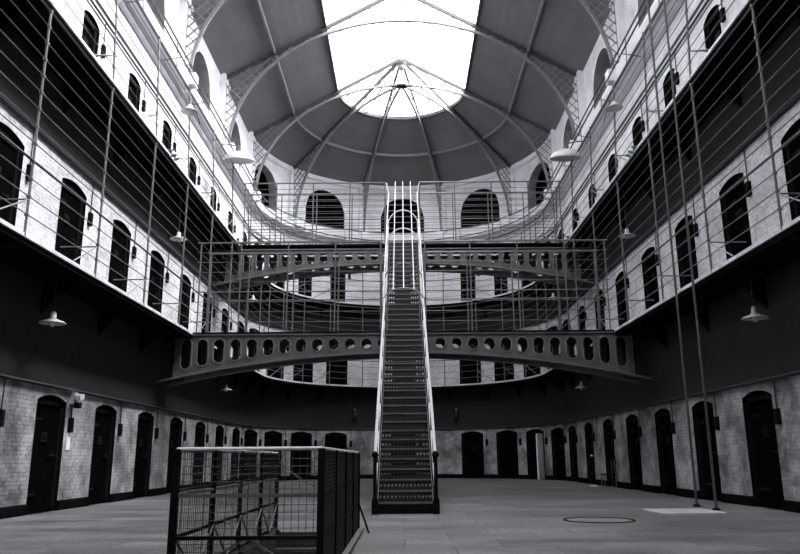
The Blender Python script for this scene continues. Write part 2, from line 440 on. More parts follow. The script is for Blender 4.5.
# ------------------------------------------------------------------ cornice, string course, pilasters
def profile_sweep(name, prof, mat, a=0, b=TOT, step=.3):
    mb = MB(); mb.sweep([P3(s, 0, 0) for s in samples(a, b, step)], prof); return mb.build(name, mat)
structure(profile_sweep('trim_2', [(-.02,12.1),(.12,12.12),(.2,12.28),(.42,12.34),(.45,12.5),(.45,12.62),(.30,12.68),(-.02,12.95)], 'white'))
structure(profile_sweep('trim_3', [(-.02,11.35),(.06,11.38),(.08,11.46),(-.02,11.52)], 'white'))
structure(profile_sweep('trim_4', [(-.02,15.45),(.1,15.5),(.14,15.62),(.14,15.72),(-.02,15.72)], 'white', L, L+ARC))
pil = []
for k in range(4):
    y = YC - BAY*k
    for sd in (-1, 1): pil.append((sy(y, sd), sd, 15.72))
for t in (-54, -18, 18, 54): pil.append((sth(t), 0, 15.6))
for n_, (s, sd, zt) in enumerate(pil):
    mb = MB(); rz = Matrix.Rotation(rotz_for(s), 3, 'Z'); x, y = path(s); n = nrm(s)
    wd = .55 if sd else .42
    mb.box((x - n.x*.09, y - n.y*.09, (12.7+zt)/2), (wd, .22, zt-12.7), rz)
    mb.box((x - n.x*.13, y - n.y*.13, 15.35), (wd+.1, .3, .12), rz)
    mb.box((x - n.x*.15, y - n.y*.15, 12.82), (wd+.1, .34, .26), rz)
    structure(mb.build('trim_%d' % (5+n_), 'white', weld=False))

# ------------------------------------------------------------------ roof
def roofz(r): return RIDGE - SLOPE*r
mb = MB()
YN = -5.98
for sg in (-1, 1):
    for r0, r1 in ((W+.15, 5.05), (5.05, SKY)):
        pts = [(sg*r0, YN, roofz(r0)), (sg*r0, YC, roofz(r0)), (sg*r1, YC, roofz(r1)), (sg*r1, YN, roofz(r1))]
        mb.face(pts, [(YN, r0), (YC, r0), (YC, r1), (YN, r1)])
n = 40
for i in range(n):
    t0, t1 = -PI/2 + PI*i/n, -PI/2 + PI*(i+1)/n
    for r0, r1 in ((W+.15, 5.05), (5.05, SKY)):
        f = lambda r, t: (r*math.sin(t), YC + r*math.cos(t), roofz(r))
        mb.face([f(r0,t0), f(r0,t1), f(r1,t1), f(r1,t0)], [(YC+t0*5, r0), (YC+t1*5, r0), (YC+t1*5, r1), (YC+t0*5, r1)])
o = mb.build('ceiling', 'board', weld=True); structure(o)
sol = o.modifiers.new('t', 'SOLIDIFY'); sol.thickness = .04; sol.offset = 0
# near gable strip between skylight start and the near wall
mb = MB()
YS = -4.0
for sg in (-1, 1): mb.face([(0, YN, RIDGE), (0, YS, RIDGE), (sg*SKY, YS, roofz(SKY)), (sg*SKY, YN, roofz(SKY))], [(0,0),(2,0),(2,3),(0,3)])
structure(mb.build('ceiling_near', 'board'))
# skylight
sk = empty('window_skylight', (0, YC, RIDGE), kind='structure')
mb = MB()
for sg in (-1, 1): mb.face([(0, YS, RIDGE+.02), (0, YC, RIDGE+.02), (sg*SKY, YC, roofz(SKY)+.02), (sg*SKY, YS, roofz(SKY)+.02)])
for i in range(24):
    t0, t1 = -PI/2 + PI*i/24, -PI/2 + PI*(i+1)/24
    mb.face([(0, YC, RIDGE+.02), (SKY*math.sin(t1), YC+SKY*math.cos(t1), roofz(SKY)+.02), (SKY*math.sin(t0), YC+SKY*math.cos(t0), roofz(SKY)+.02)])
mb.build('pane', 'glass', sk)
mb = MB(); y = YS
while y < YC - .1:
    for sg in (-1, 1): mb.bar((0, y, RIDGE), (sg*SKY, y, roofz(SKY)), .022, .04)
    y += .669
mb.build('glazing_bar', 'rib', sk)
for j, t in enumerate([-72, -36, 0, 36, 72, -54, -18, 18, 54]):
    t = R(t); mb = MB(); mb.bar((.15*math.sin(t), YC+.15*math.cos(t), roofz(.15)-.03), (SKY*math.sin(t), YC+SKY*math.cos(t), roofz(SKY)-.03), .035, .06)
    mb.build('glazing_bar', 'rib', sk)
rim = [(-SKY, y_, roofz(SKY)-.02) for y_ in (YS, YC)] + [(SKY*math.sin(-PI/2+PI*i/30), YC+SKY*math.cos(-PI/2+PI*i/30), roofz(SKY)-.02) for i in range(1, 30)] + [(SKY, y_, roofz(SKY)-.02) for y_ in (YC, YS)]
mb = MB(); mb.sweep(rim, [(-.05,-.08),(.05,-.08),(.05,.1),(-.05,.1)]); mb.build('rim', 'beam', sk)
mb = MB(); mb.bar((0, YS, RIDGE-.03), (0, YC, RIDGE-.03), .05, .09); mb.build('ridge_bar', 'lattice', sk)
# purlin at the fold
pr = 5.05
pts = [(-pr, Y0+.1, roofz(pr)-.1)] + [(pr*math.sin(-PI/2+PI*i/40), YC+pr*math.cos(-PI/2+PI*i/40), roofz(pr)-.1) for i in range(41)] + [(pr, Y0+.1, roofz(pr)-.1)]
mb = MB(); mb.sweep(pts, [(-.04,-.07),(.04,-.07),(.04,.08),(-.04,.08)]); mb.thing('roof_purlin', 'rib', 'slim horseshoe roof purlin following the curve of the ceiling boards', 'roof beam', loc=(0, YC, roofz(pr)-.1))

# trusses: elliptical lower chord, straight upper chord along the slope, lattice between
A_, B_, ZS = 6.7, 5.4, 12.75
def low(r): return ZS + B_*math.sqrt(max(0, 1-(r/A_)**2))
def top(r): return roofz(r) - .12
def half_truss(parent, origin, d, mats=('rib', 'beam', 'lattice')):
    ox, oy = origin; dx, dy = d
    f = lambda r, z: (ox+dx*r, oy+dy*r, z)
    side = Vector((-dy, dx, 0))
    mb = MB(); pts = [f(A_*math.sin(PI/2*j/28), ZS + B_*math.cos(PI/2*j/28)) for j in range(29)]
    mb.sweep(pts, [(-.05,-.05),(.05,-.05),(.05,.05),(-.05,.05)], up=side.cross(Vector((0,0,1))) if False else Vector((0,0,1)))
    mb.build('lower_chord', mats[0], parent)
    mb = MB(); mb.bar(f(.05, top(.05)), f(W-.02, top(W-.02)), .10, .14); mb.build('upper_chord', mats[1], parent)
    mb = MB(); w = .05
    def inside(r, z): return 0.9 < r < W-.12 and z < top(r) and (r > A_ or z > low(r)) and z > ZS - .1 and (r < A_ or z > ZS)
    c = -12.0
    sp = .52
    for sg in (-1, 1):
        k = -60
        while k < 60:
            # lines rotated a little off 45 deg: z = ZS + sg*r*1.0 + k*sp*1.3
            z0 = ZS + k*.36; run = None; r = 0.0
            while r <= W:
                z = z0 + sg*r*1.0
                if inside(r, z):
                    if run is None: run = (r, z)
                    last = (r, z)
                elif run is not None:
                    if last[0]-run[0] > .06: mb.bar(f(*run), f(*last), w, .02)
                    run = None
                r += .03
            if run is not None and last[0]-run[0] > .06: mb.bar(f(*run), f(*last), w, .02)
            k += 1
    mb.tube([f(A_*math.sin(PI/2*j/28), ZS + B_*math.cos(PI/2*j/28)) for j in range(29)], .02, 4); mb.tube([f(.1, top(.1)), f(W-.12, top(W-.12))], .02, 4)
    mb.build('lattice', mats[2], parent)
    mb = MB(); mb.bar(f(W-.15, ZS), f(W-.15, top(W-.15)), .12, .06); mb.build('wall_post', mats[2], parent)
    rz = Matrix.Rotation(math.atan2(dy, dx), 3, 'Z')
    mb = MB(); mb.box(f(6.72, 12.62), (.5, .34, .40), rz); mb.box(f(6.85, 12.40), (.3, .24, .28), rz); mb.build('corbel', 'white', parent)
names = ['nearest', 'second', 'third', 'farthest']
tn = {3: 'grey lattice arch rib nearest the camera, mostly above the frame', 2: 'nearest lattice arch rib, only its lower ends showing beside the clerestory arches',
      1: 'lattice arch rib crossing the middle of the skylight', 0: 'lattice arch rib at the start of the domed end of the roof'}
for k in (2, 1, 0):
    y = YC - BAY*k
    t = empty('roof_truss', (0, y, ZS), tn[k], 'roof truss', 'lattice arch ribs across the hall')
    half_truss(t, (0, y), (-1, 0)); half_truss(t, (0, y), (1, 0))
for deg, nm in ((-54, 'leftmost'), (-18, 'inner left'), (18, 'inner right'), (54, 'rightmost')):
    th = R(deg); t = empty('apse_rib', (0, YC, ZS), '%s of four lattice ribs fanning down the domed end of the roof' % nm, 'roof rib', 'fan ribs of the domed end')
    half_truss(t, (0, YC), (math.sin(th), math.cos(th)))
# apex pendant and crown ring
t = empty('roof_pendant', (0, YC, 18.15), 'iron pendant hub and rod hanging under the glass where the end ribs meet', 'roof hub')
mb = MB(); mb.tube([(0, YC, 18.2), (0, YC, RIDGE-.05)], .03, 8); mb.build('rod', 'lattice', t)
mb = MB(); mb.lathe((0, YC, 19.2), [(.03,-.3),(.12,-.2),(.17,-.1),(.08,0),(.27,.05),(.27,.07),(.05,.14),(.03,.3)], 16); mb.build('hub', 'iron', t, smooth=True)
mb = MB(); mb.box((0, YC, 18.14), (1.05, .16, .09)); mb.box((0, YC, 18.12), (.4, .4, .05)); mb.build('crown_plate', 'iron', t)

# ------------------------------------------------------------------ galleries
GOFF = -GW
def gallery(zf, label, top_h, nw, name='gallery_walkway', s0=0, s1=TOT, slant=0.0):
    t = empty(name, (0, YC+W-.5, zf), label, 'gallery')
    mb = MB(); mb.sweep([P3(s, 0, zf) for s in samples(0, TOT, .3)], [(0,-.16),(GW-.03,-.16),(GW-.03,-.005),(0,-.005)]); mb.build('deck', 'deck', t)
    mb = MB(); mb.sweep([P3(s, GOFF, zf) for s in samples(0, TOT, .3)], [(-.03,-.065),(.01,-.065),(.01,.0),(-.03,.0)]); mb.build('edging', 'edge', t)
    # brackets
    post_s = [sy(11.4+2.8*k, -1) for k in range(-1, 8)] + [sth(x) for x in (-82, -67.5, -52.5, -37, -20, -8, 8, 20, 37, 52.5, 67.5, 82)] + [sy(11.4+2.8*k, 1) for k in range(7, -2, -1)]
    for s in post_s:
        n = nrm(s); a = Vector(P3(s, 0, zf-.16)); b = a - n*.92; c = a - Vector((0,0,.62)); side = Vector((-n.y, n.x, 0))*.05
        mid = a - n*.35 - Vector((0,0,.22))
        mb = MB(); A1 = [a, b, mid, c]
        p1 = [p+side for p in A1]; p2 = [p-side for p in A1]
        mb.face(p1); mb.face(list(reversed(p2)))
        for i in range(4): mb.face([p1[i], p2[i], p2[(i+1)%4], p1[(i+1)%4]])
        mb.build('bracket', 'black', t)
    for s in post_s:
        mb = MB(); p = Vector(P3(s, GOFF-.0, zf-.05)); q = Vector(P3(s, GOFF+slant, zf+top_h)); n = nrm(s)
        mb.tube([p, q], .024, 6)
        h = .3
        while h < top_h:      # insulator-like collars where the wires pass
            m_ = p.lerp(q, (h+.05)/(top_h+.05)); mb.box(m_, (.06, .06, .035)); h += top_h/nw
        mb.build('post', 'iron', t)
        al = Vector((-n.y, n.x, 0));  al = al if al.y > 0 else -al
        if abs(al.y) < .5: continue
        mb = MB(); j = p + Vector((0,0,.62))
        mb.tube([j, j + n*.75], .015, 4); mb.tube([j, p - al*1.0 + Vector((0,0,.06))], .015, 4); mb.build('stay', 'rail', t)
    for k in range(nw):
        z = zf + top_h*(k+1)/nw
        r = .0105 if k != 3 else .024
        o_ = GOFF + slant*(k+1)/nw
        mb = MB(); mb.tube(upath(o_, z - (.02 if k == nw-1 else 0), 0, TOT, .4), r if k < nw-1 else .018, 5)
        mb.build('wire' if k != 3 else 'handrail', 'rail' if k != 3 else 'iron', t)
    return t
gallery(F1, 'middle-storey horseshoe gallery with dark floor, caged by wires up to the gallery above', F2-F1-.2, 13)
gallery(F2, 'top-storey horseshoe gallery with tall wire fence under the white cornice', 2.75, 9, slant=.12)
# pipes / trunking on the walls
def pipe(name, s0, s1, off, z, r, mat, label, cat='pipe'):
    mb = MB(); mb.tube(upath(off, z, s0, s1, .35), r, 6); x, y = path((s0+s1)/2, off)
    return mb.thing(name, mat, label, cat, loc=(x, y, z))
pipe('wall_conduit', 0, TOT, -.05, 2.44, .038, 'soot', 'dark conduit running round the hall just above the ground-floor doors')
pipe('wall_conduit', 0, TOT, -.05, F1+2.62, .035, 'soot', 'dark conduit running round the middle storey above its doors')
pipe('wall_conduit', 0, TOT, -.05, F2+2.35, .03, 'soot', 'thin dark conduit round the top storey above its small doors')
pipe('service_pipe', 0, TOT, -.58, 12.85, .03, 'pole', 'upper dark pipe following the front of the white cornice')
pipe('service_pipe', 0, TOT, -.72, 12.35, .028, 'pole', 'middle dark pipe slung in front of the white cornice')
pipe('service_pipe', 0, TOT, -.6, 11.95, .03, 'pole', 'lowest dark pipe slung below the white cornice')
# arms holding the pipes
arm_s = [sy(10.9+2.8*k, -1) for k in range(0, 8)] + [sth(x) for x in (-70, -50, -28, -10, 10, 28, 50, 70)] + [sy(10.9+2.8*k, 1) for k in range(7, -1, -1)]
oname = ['first','second','third','fourth','fifth','sixth','seventh','eighth','ninth','tenth']
for i, s in enumerate(arm_s):
    n = nrm(s); a = Vector(P3(s, -.02, 12.2)); b = Vector(P3(s, -.95, 12.08)); c = Vector(P3(s, -.58, 12.85))
    mb = MB(); mb.tube([a, Vector(P3(s, -.72, 12.33))], .015, 5); mb.tube([Vector(P3(s,-.6,11.93)), c], .015, 5)
    if i < 8: lb = 'pipe arm on the left cornice, %s counting away from the camera' % oname[i]
    elif i < 16: lb = 'pipe arm on the curved end cornice, %s from the left' % oname[i-8]
    else: lb = 'pipe arm on the right cornice, %s counting away from the camera' % oname[7-(i-16)]
    mb.thing('pipe_arm', 'iron', lb, 'bracket', 'pipe arms on the cornice', loc=a)

# boxes and drops beside the doors
def wall_box_mesh():
    m = MB(); m.box((0, -.035, 0), (.13, .07, .3)); m.box((0, -.075, .02), (.09, .012, .2)); return m.mesh('wall_box', 'black')
def drop_mesh(h):
    m = MB(); m.tube([(0, -.03, .15), (0, -.03, h)], .014, 5); return m.mesh('conduit', 'soot')
wbm = wall_box_mesh(); drops = [drop_mesh(2.44-1.72), drop_mesh(2.62-1.72), drop_mesh(2.35-1.6)]
tiername = ['ground-floor', 'middle-storey', 'top-storey']
for ti, (zf, w0, h) in enumerate(TIERS):
    for s, k, i in door_s:
        w = dwid(w0, k, i)
        sb = s + (w/2 + .21)          # always on the viewer's right: path runs left wall away, right wall towards the camera
        x, y = path(sb); zz = zf + (1.72 if ti < 2 else 1.6)
        if k == 'L': pos = 'left-wall door, %s from the camera' % oname[i]
        elif k == 'R': pos = 'right-wall door, %s from the camera' % oname[i]
        else: pos = 'curved-end door, %s from the left' % oname[i]
        if k == 'A' and i == 4 and ti == 0: pos = 'door hidden behind the staircase'
        o = empty('bell_box', (x, y, zz), 'small black box right of the %s %s' % (tiername[ti], pos), 'wall box', 'black boxes beside the cell doors')
        o.rotation_euler = (0, 0, rotz_for(sb))
        for me, n in ((wbm, 'case'), (drops[ti], 'conduit')):
            c = bpy.data.objects.new(n, me); C.objects.link(c); c.parent = o

# ------------------------------------------------------------------ bridges
PITCH = .473
def girder(mb, mbf, y, dz):
    ztop = 4.50 + dz - (.13 if dz > 1 else 0)
    bot = lambda x: ztop - .55 - .76*(abs(x)/6.9)**2
    hole_t = ztop - .12
    def col(xa, xb, hole=None):
        n = 12 if hole else 2
        X = [xa + (xb-xa)*i/n for i in range(n+1)]
        if hole:
            r = .16; X = sorted(set([xa, xb] + [hole + r*math.cos(PI*j/10) for j in range(11)]))
            def hz(x):
                d = abs(x-hole)
                if d >= r - 1e-6: return None
                e = math.sqrt(r*r - d*d); hb = min(bot(hole) + .14 + .05*abs(hole)/6.9, hole_t - .32)
                return (hb + r - e, hole_t - r + e)
        for a, b in zip(X[:-1], X[1:]):
            if hole and abs((a+b)/2 - hole) < r:
                mid = lambda x: hz(x) or ((hz(x-1e-4) or hz(x+1e-4)) or (0,0))
                za = hz(a) if hz(a) else (min(bot(hole)+.14+.05*abs(hole)/6.9, hole_t-.32)+r, hole_t-r)
                zb_ = hz(b) if hz(b) else (min(bot(hole)+.14+.05*abs(hole)/6.9, hole_t-.32)+r, hole_t-r)
                mb.face([(a,y,bot(a)),(b,y,bot(b)),(b,y,zb_[0]),(a,y,za[0])]); mb.face([(a,y,za[1]),(b,y,zb_[1]),(b,y,ztop),(a,y,ztop)])
            else: mb.face([(a,y,bot(a)),(b,y,bot(b)),(b,y,ztop),(a,y,ztop)])
    hs = [.597 + PITCH*k for k in range(13)]
    for sg in (-1, 1):
        for h_ in hs:
            a, b = sg*h_ - PITCH/2, sg*h_ + PITCH/2; col(a, b, sg*h_)
            # raised rim round the opening
            hb = min(bot(h_) + .14 + .05*abs(h_)/6.9, hole_t-.32); r = .165
            ring = [(sg*h_ + r*math.cos(PI*j/8), y, hole_t-.16 + r*math.sin(PI*j/8)) for j in range(9)] + [(sg*h_ - r*math.cos(PI*j/8), y, hb+.16 - r*math.sin(PI*j/8)) for j in range(9)]
            mbf.sweep(ring, [(-.018,-.045),(.018,-.045),(.018,.045),(-.018,.045)], closed=True, up=Vector((0,1,0)))
        a = sg*(hs[-1]+PITCH/2); col(min(a, sg*6.62), max(a, sg*6.62))
    col(-(hs[0]-PITCH/2), hs[0]-PITCH/2)
    X = [-7.08 + 14.16*i/40 for i in range(41)]
    mbf.sweep([(x, y, bot(x)) for x in X], [(-.09,-.02),(.09,-.02),(.09,.02),(-.09,.02)])
    mbf.sweep([(-7.08, y, ztop), (7.08, y, ztop)], [(-.09,-.02),(.09,-.02),(.09,.02),(-.09,.02)])
def bridge(ya, dz, label, fence_h, nw):
    yb = ya + 1.2
    t = empty('footbridge', (0, ya+.6, 4.57+dz), label, 'bridge')
    for y, nm in ((ya+.04, 'front_girder'), (yb-.04, 'rear_girder')):
        mb = MB(); mbf = MB(); girder(mb, mbf, y, dz)
        o = mb.build(nm, 'girder', t, weld=True); sl = o.modifiers.new('s', 'SOLIDIFY'); sl.thickness = .035; sl.offset = 0
        mbf.build('flange', 'flange', o)
    mb = MB(); mb.box((0, ya+.6, 4.57+dz-.035), (2*(W-GW), 1.3, .06)); mb.build('deck', 'deck', t)
    for x in [-5.6+1.6*i for i in range(8)]:
        mb = MB(); mb.box((x, ya+.6, 4.57+dz-.2), (.08, 1.1, .16)); mb.build('cross_beam', 'black', t)
    for y in (ya, yb):
        gap = (-.62, .62)
        for x in (-6.0, -4.8, -3.4, -2.0, -.66, .66, 2.0, 3.4, 4.8, 6.0):
            mb = MB(); mb.tube([(x, y, 4.57+dz), (x, y, 4.57+dz+fence_h)], .022, 6); mb.build('post', 'iron', t)
        for k in range(nw):
            if y == yb and dz == 0 and k not in (3, nw-1): continue
            z = 4.57+dz + fence_h*(k+1)/nw; rr = .0105 if k < nw-1 else .03
            if k == 3: rr = .02
            for sg in (-1, 1):
                mb = MB(); mb.tube([(sg*.64, y, z), (sg*6.1, y, z)], rr, 5); mb.build('top_rail' if k == nw-1 else 'wire', 'rail', t)
    return t
YB1, YB2 = 21.2, 26.7
bridge(YB1, 0, 'lower cast-iron footbridge with round-holed arched girder, landing of the staircase', 2.7, 9)
bt = bridge(YB2, F2-F1, 'upper cast-iron footbridge with holed girder in front of the curved end', 2.45, 10)
# wires continuing across the stair opening at the back of the upper bridge
for k in range(10):
    z = F2 + 2.45*(k+1)/10
    mb = MB(); mb.tube([(-.64, YB2+1.2, z), (.64, YB2+1.2, z)], .012, 5); mb.build('wire', 'rail', bt)

# ------------------------------------------------------------------ central staircase
SX = .02; SWD = 1.02
def flight(t, ya, za, yb, zb, n, w):
    go = (yb-ya)/n; rs = (zb-za)/n
    for k in range(n):
        y = ya + go*k; z = za + rs*(k+1)
        mb = MB(); mb.box((SX, y+go/2+.01, z-.012), (w, go+.02, .022)); o = mb.build('tread', 'tread', t)
        mb = MB(); mb.box((SX, y-.01, z-.010), (w, .028, .03)); mb.build('nosing', 'nose', o)
        # pierced riser: row(s) of diamond openings
        mb = MB(); cw = w/14; zz0, zz1 = z-rs+.0, z-.022; yy = y+.012
        hm = (zz0+zz1)/2
        for c in range(14):
            xa = SX - w/2 + cw*c; xb = xa + cw; xm = (xa+xb)/2; rr = cw*.34; rz_ = min(rr*1.3, (zz1-zz0)*.42)
            d = [(xm+rr, yy, hm), (xm, yy, hm+rz_), (xm-rr, yy, hm), (xm, yy, hm-rz_)]
            c4 = [(xb, yy, zz0), (xb, yy, zz1), (xa, yy, zz1), (xa, yy, zz0)]
            mb.face([c4[0], c4[1], d[1], d[0]]); mb.face([c4[1], c4[2], d[2], d[1]]); mb.face([c4[2], c4[3], d[3], d[2]]); mb.face([c4[3], c4[0], d[0], d[3]])
        mb.build('riser', 'tread', o)
    for sg in (-1, 1):
        x = SX + sg*(w/2+.02)
        mb = MB(); mb.sweep([(x, ya-.05, za+.06), (x, yb, zb+.02)], [(-.015,-.15),(.015,-.15),(.015,.13),(-.015,.13)]); mb.build('stringer', 'black', t)
        mb = MB(); mb.sweep([(x, ya-.05, za+.19), (x, yb, zb+.15)], [(-.022,-.01),(.022,-.01),(.022,.012),(-.022,.012)]); mb.build('stringer_cap', 'rail', t)
st = empty('staircase', (SX, 14.3, 0), 'central straight iron staircase with white handrails rising to both footbridges', 'stairs')
flight(st, 14.3, 0, YB1, F1, 23, SWD)
flight(st, YB1+1.2, F1, YB2, F2, 20, 1.0)
for sg in (-1, 1):
    x = SX + sg*.565
    # newel and foot
    mb = MB(); mb.box((x, 14.22, .12), (.12, .16, .24)); mb.box((x, 14.22, .26), (.1, .12, .06)); mb.build('foot', 'black', st)
    mb = MB(); mb.tube([(x, 14.22, .2), (x, 14.22, 1.0)], .035, 8); mb.lathe((x, 14.22, 1.0), [(.03,0),(.065,.03),(.065,.08),(.03,.12),(0,.13)], 10); mb.build('newel', 'black', st)
    mb = MB(); mb.tube([(x, 14.25, 1.02), (x, YB1, F1+.95)], .032, 8); mb.tube([(x, YB1, F1+.95), (x, YB1+1.2, F1+.97), (x, YB2, F2+.95), (x, YB2+1.0, F2+.97)], .032, 8)
    mb.build('handrail', 'whitepaint', st)
    mb = MB(); mb.tube([(x, 14.25, .18), (x, 15.0, .70), (x, YB1, F1+.30)], .024, 6); mb.build('side_rail', 'whitepaint', st)
    mb = MB(); mb.tube([(x, YB1+1.2, F1+.5), (x, YB2, F2+.48)], .02, 6); mb.build('side_rail', 'whitepaint', st)
    for k in range(1, 7):
        f = k/7; y = 14.3 + 6.9*f; z = F1*f
        mb = MB(); mb.tube([(x, y, z+.02), (x, y, z+.96)], .016, 6); mb.build('baluster', 'black', st)
    for k in range(0, 8):
        f = k/7; y = YB1+1.2 + 4.3*f; z = F1 + (F2-F1)*f
        mb = MB(); mb.tube([(x, y, z+.02), (x, y, z+.96)], .018, 6); mb.build('baluster', 'rail', st)
mb = MB(); mb.box((SX, 14.26, .09), (1.1, .04, .17)); mb.build('kick_plate', 'black', st)
# cage over the upper flight
def hoop(y, zspring, hw, rise, mat):
    mb = MB(); mb.tube([(SX + hw*math.cos(PI*j/18), y, zspring + rise*math.sin(PI*j/18)) for j in range(19)], .022, 6); mb.build('hoop', mat, st)
hoop(21.3, 5.52, .57, .36, 'topr2'); hoop(22.6, 6.25, .64, .73, 'rail'); hoop(24.65, 8.18, .55, .60, 'whitepaint'); hoop(25.9, 9.27, .55, .60, 'whitepaint')
for x, zo in ((-.56, -.25), (-.3, -.04), (0, .04), (.3, -.04), (.56, -.25)):
    a = (SX+x*1.03, 21.32, 5.84+zo); b = (SX+x, 27.55, 11.3 + (zo if abs(x) > .5 else 0)*.6)
    ax = abs(x)
    if ax > .5: a = (SX+x*1.08, 21.32, 5.6)
    c = (SX + x*1.0, 27.8, 11.72) if ax < .5 else (SX + x*1.16, 27.8, 11.66)
    mb = MB(); mb.tube([a, b], .017 if ax < .5 else .022, 6); mb.tube([b, c], .017, 6); mb.build('cage_bar', 'whitepaint', st)

# ------------------------------------------------------------------ caged stairwell fence in the foreground
FH = 1.08
fz = empty('stairwell_fence', ((WX0+WX1)/2, (WY0+WY1)/2, 0), 'dark wire-mesh fence with pale top rail round the floor opening in the foreground', 'fence')
def mesh_panel(a, b, z0, z1, step=.058, wr=.0026):
    a = Vector(a); b = Vector(b); Ln = (b-a).length; n = max(1, int(round(Ln/step))); mb = MB()
    for i in range(n+1):
        p = a.lerp(b, i/n); mb.tube([p+Vector((0,0,z0)), p+Vector((0,0,z1))], wr, 4)
    m = int(round((z1-z0)/step))
    for i in range(m+1):
        z = z0 + (z1-z0)*i/m; mb.tube([a+Vector((0,0,z)), b+Vector((0,0,z))], wr, 4)
    mb.build('mesh_panel', 'mesh', fz)
cn = [(WX0, WY0), (WX1, WY0), (WX1, WY1), (WX0, WY1)]
mesh_panel((WX0, WY0, 0), (WX1, WY0, 0), .06, FH-.02)
mesh_panel((WX1, WY0, 0), (WX1, WY1, 0), .06, FH-.02, .035, .005)
mesh_panel((WX0, WY0, 0), (WX0, WY1, 0), .06, FH-.02)
def rail_(a, b, w, h, mat, name='rail'):
    mb = MB(); mb.bar(a, b, w, h); mb.build(name, mat, fz)
for a, b in ((cn[0], cn[1]), (cn[1], cn[2]), (cn[0], cn[3])):
    A = Vector((*a, 0)); B = Vector((*b, 0)); up = Vector((0,0,1))
    mb = MB(); mb.tube([A+up*FH, B+up*FH], .014, 8); mb.build('top_rail', 'topr', fz)
    for z, w in ((.72, .022), (.40, .022), (.05, .03)):
        rail_(A+up*z, B+up*z, w, w*1.3, 'black' if z < .5 or a != cn[0] else 'iron')
def post_(x, y, w=.05, h=FH):
    mb = MB(); mb.box((x, y, h/2), (w, w, h)); mb.box((x, y, .01), (w*2.2, w*2.2, .02)); mb.build('post', 'black', fz)
for x, y in cn: post_(x, y, .055)
for k in range(1, 4):
    y = WY0 + (WY1-WY0)*k/4; post_(WX0, y, .045); post_(WX1, y, .045)
# braces in the side and front panels
for x in (WX0+.02, WX1-.02):
    for k in range(8):
        y = WY0 + (WY1-WY0)*k/8; y2 = WY0 + (WY1-WY0)*(k+1)/8; za, zb = (.05, .40) if k % 2 else (.40, .05)
        rail_((x, y, za), (x, y2, zb), .016, .016, 'iron', 'brace')
rail_((WX0, WY0+.01, .05), ((WX0+WX1)/2, WY0+.01, .40), .018, .018, 'iron', 'brace'); rail_(((WX0+WX1)/2, WY0+.01, .40), (WX1, WY0+.01, .05), .018, .018, 'iron', 'brace')
rail_((WX1, WY1-.05, .42), (WX1+.17, WY1-.25, .0), .02, .02, 'black', 'strut')
# kerb round the opening
for nm, c, d in (('kerb', (WX0-.03, (WY0+WY1)/2, .025), (.1, WY1-WY0+.16, .05)), ('kerb', (WX1+.03, (WY0+WY1)/2, .025), (.1, WY1-WY0+.16, .05)), ('kerb', ((WX0+WX1)/2, WY0-.04, .025), (WX1-WX0+.1, .08, .05))):
    mb = MB(); mb.box(c, d); mb.build(nm, 'iron', fz)
# chain across the entrance at the back
t = None
mb = MB(); n = 36
for i in range(n):
    f = i/n; x = WX0 + (WX1-WX0)*f; z = .98 - .30*f - .22*math.sin(PI*f); f2 = (i+1)/n; x2 = WX0 + (WX1-WX0)*f2; z2 = .98 - .30*f2 - .22*math.sin(PI*f2)
    a = Vector((x, WY1, z)); b = Vector((x2, WY1, z2)); m_ = (a+b)/2; d = (b-a).normalized()
    o1 = Vector((0,1,0)) if i % 2 else Vector((0,0,1)).cross(Vector((0,1,0))).cross(d)
    if i % 2 == 0: o1 = Vector((-d.z, 0, d.x))
    e = [m_ + d*.026*math.cos(2*PI*j/10) + o1*.013*math.sin(2*PI*j/10) for j in range(10)]
    mb.tube(e, .004, 4, closed=True)
mb.thing('chain', 'iron', 'slack chain hung across the open back end of the stairwell fence', 'chain', loc=(WX0, WY1, .6))
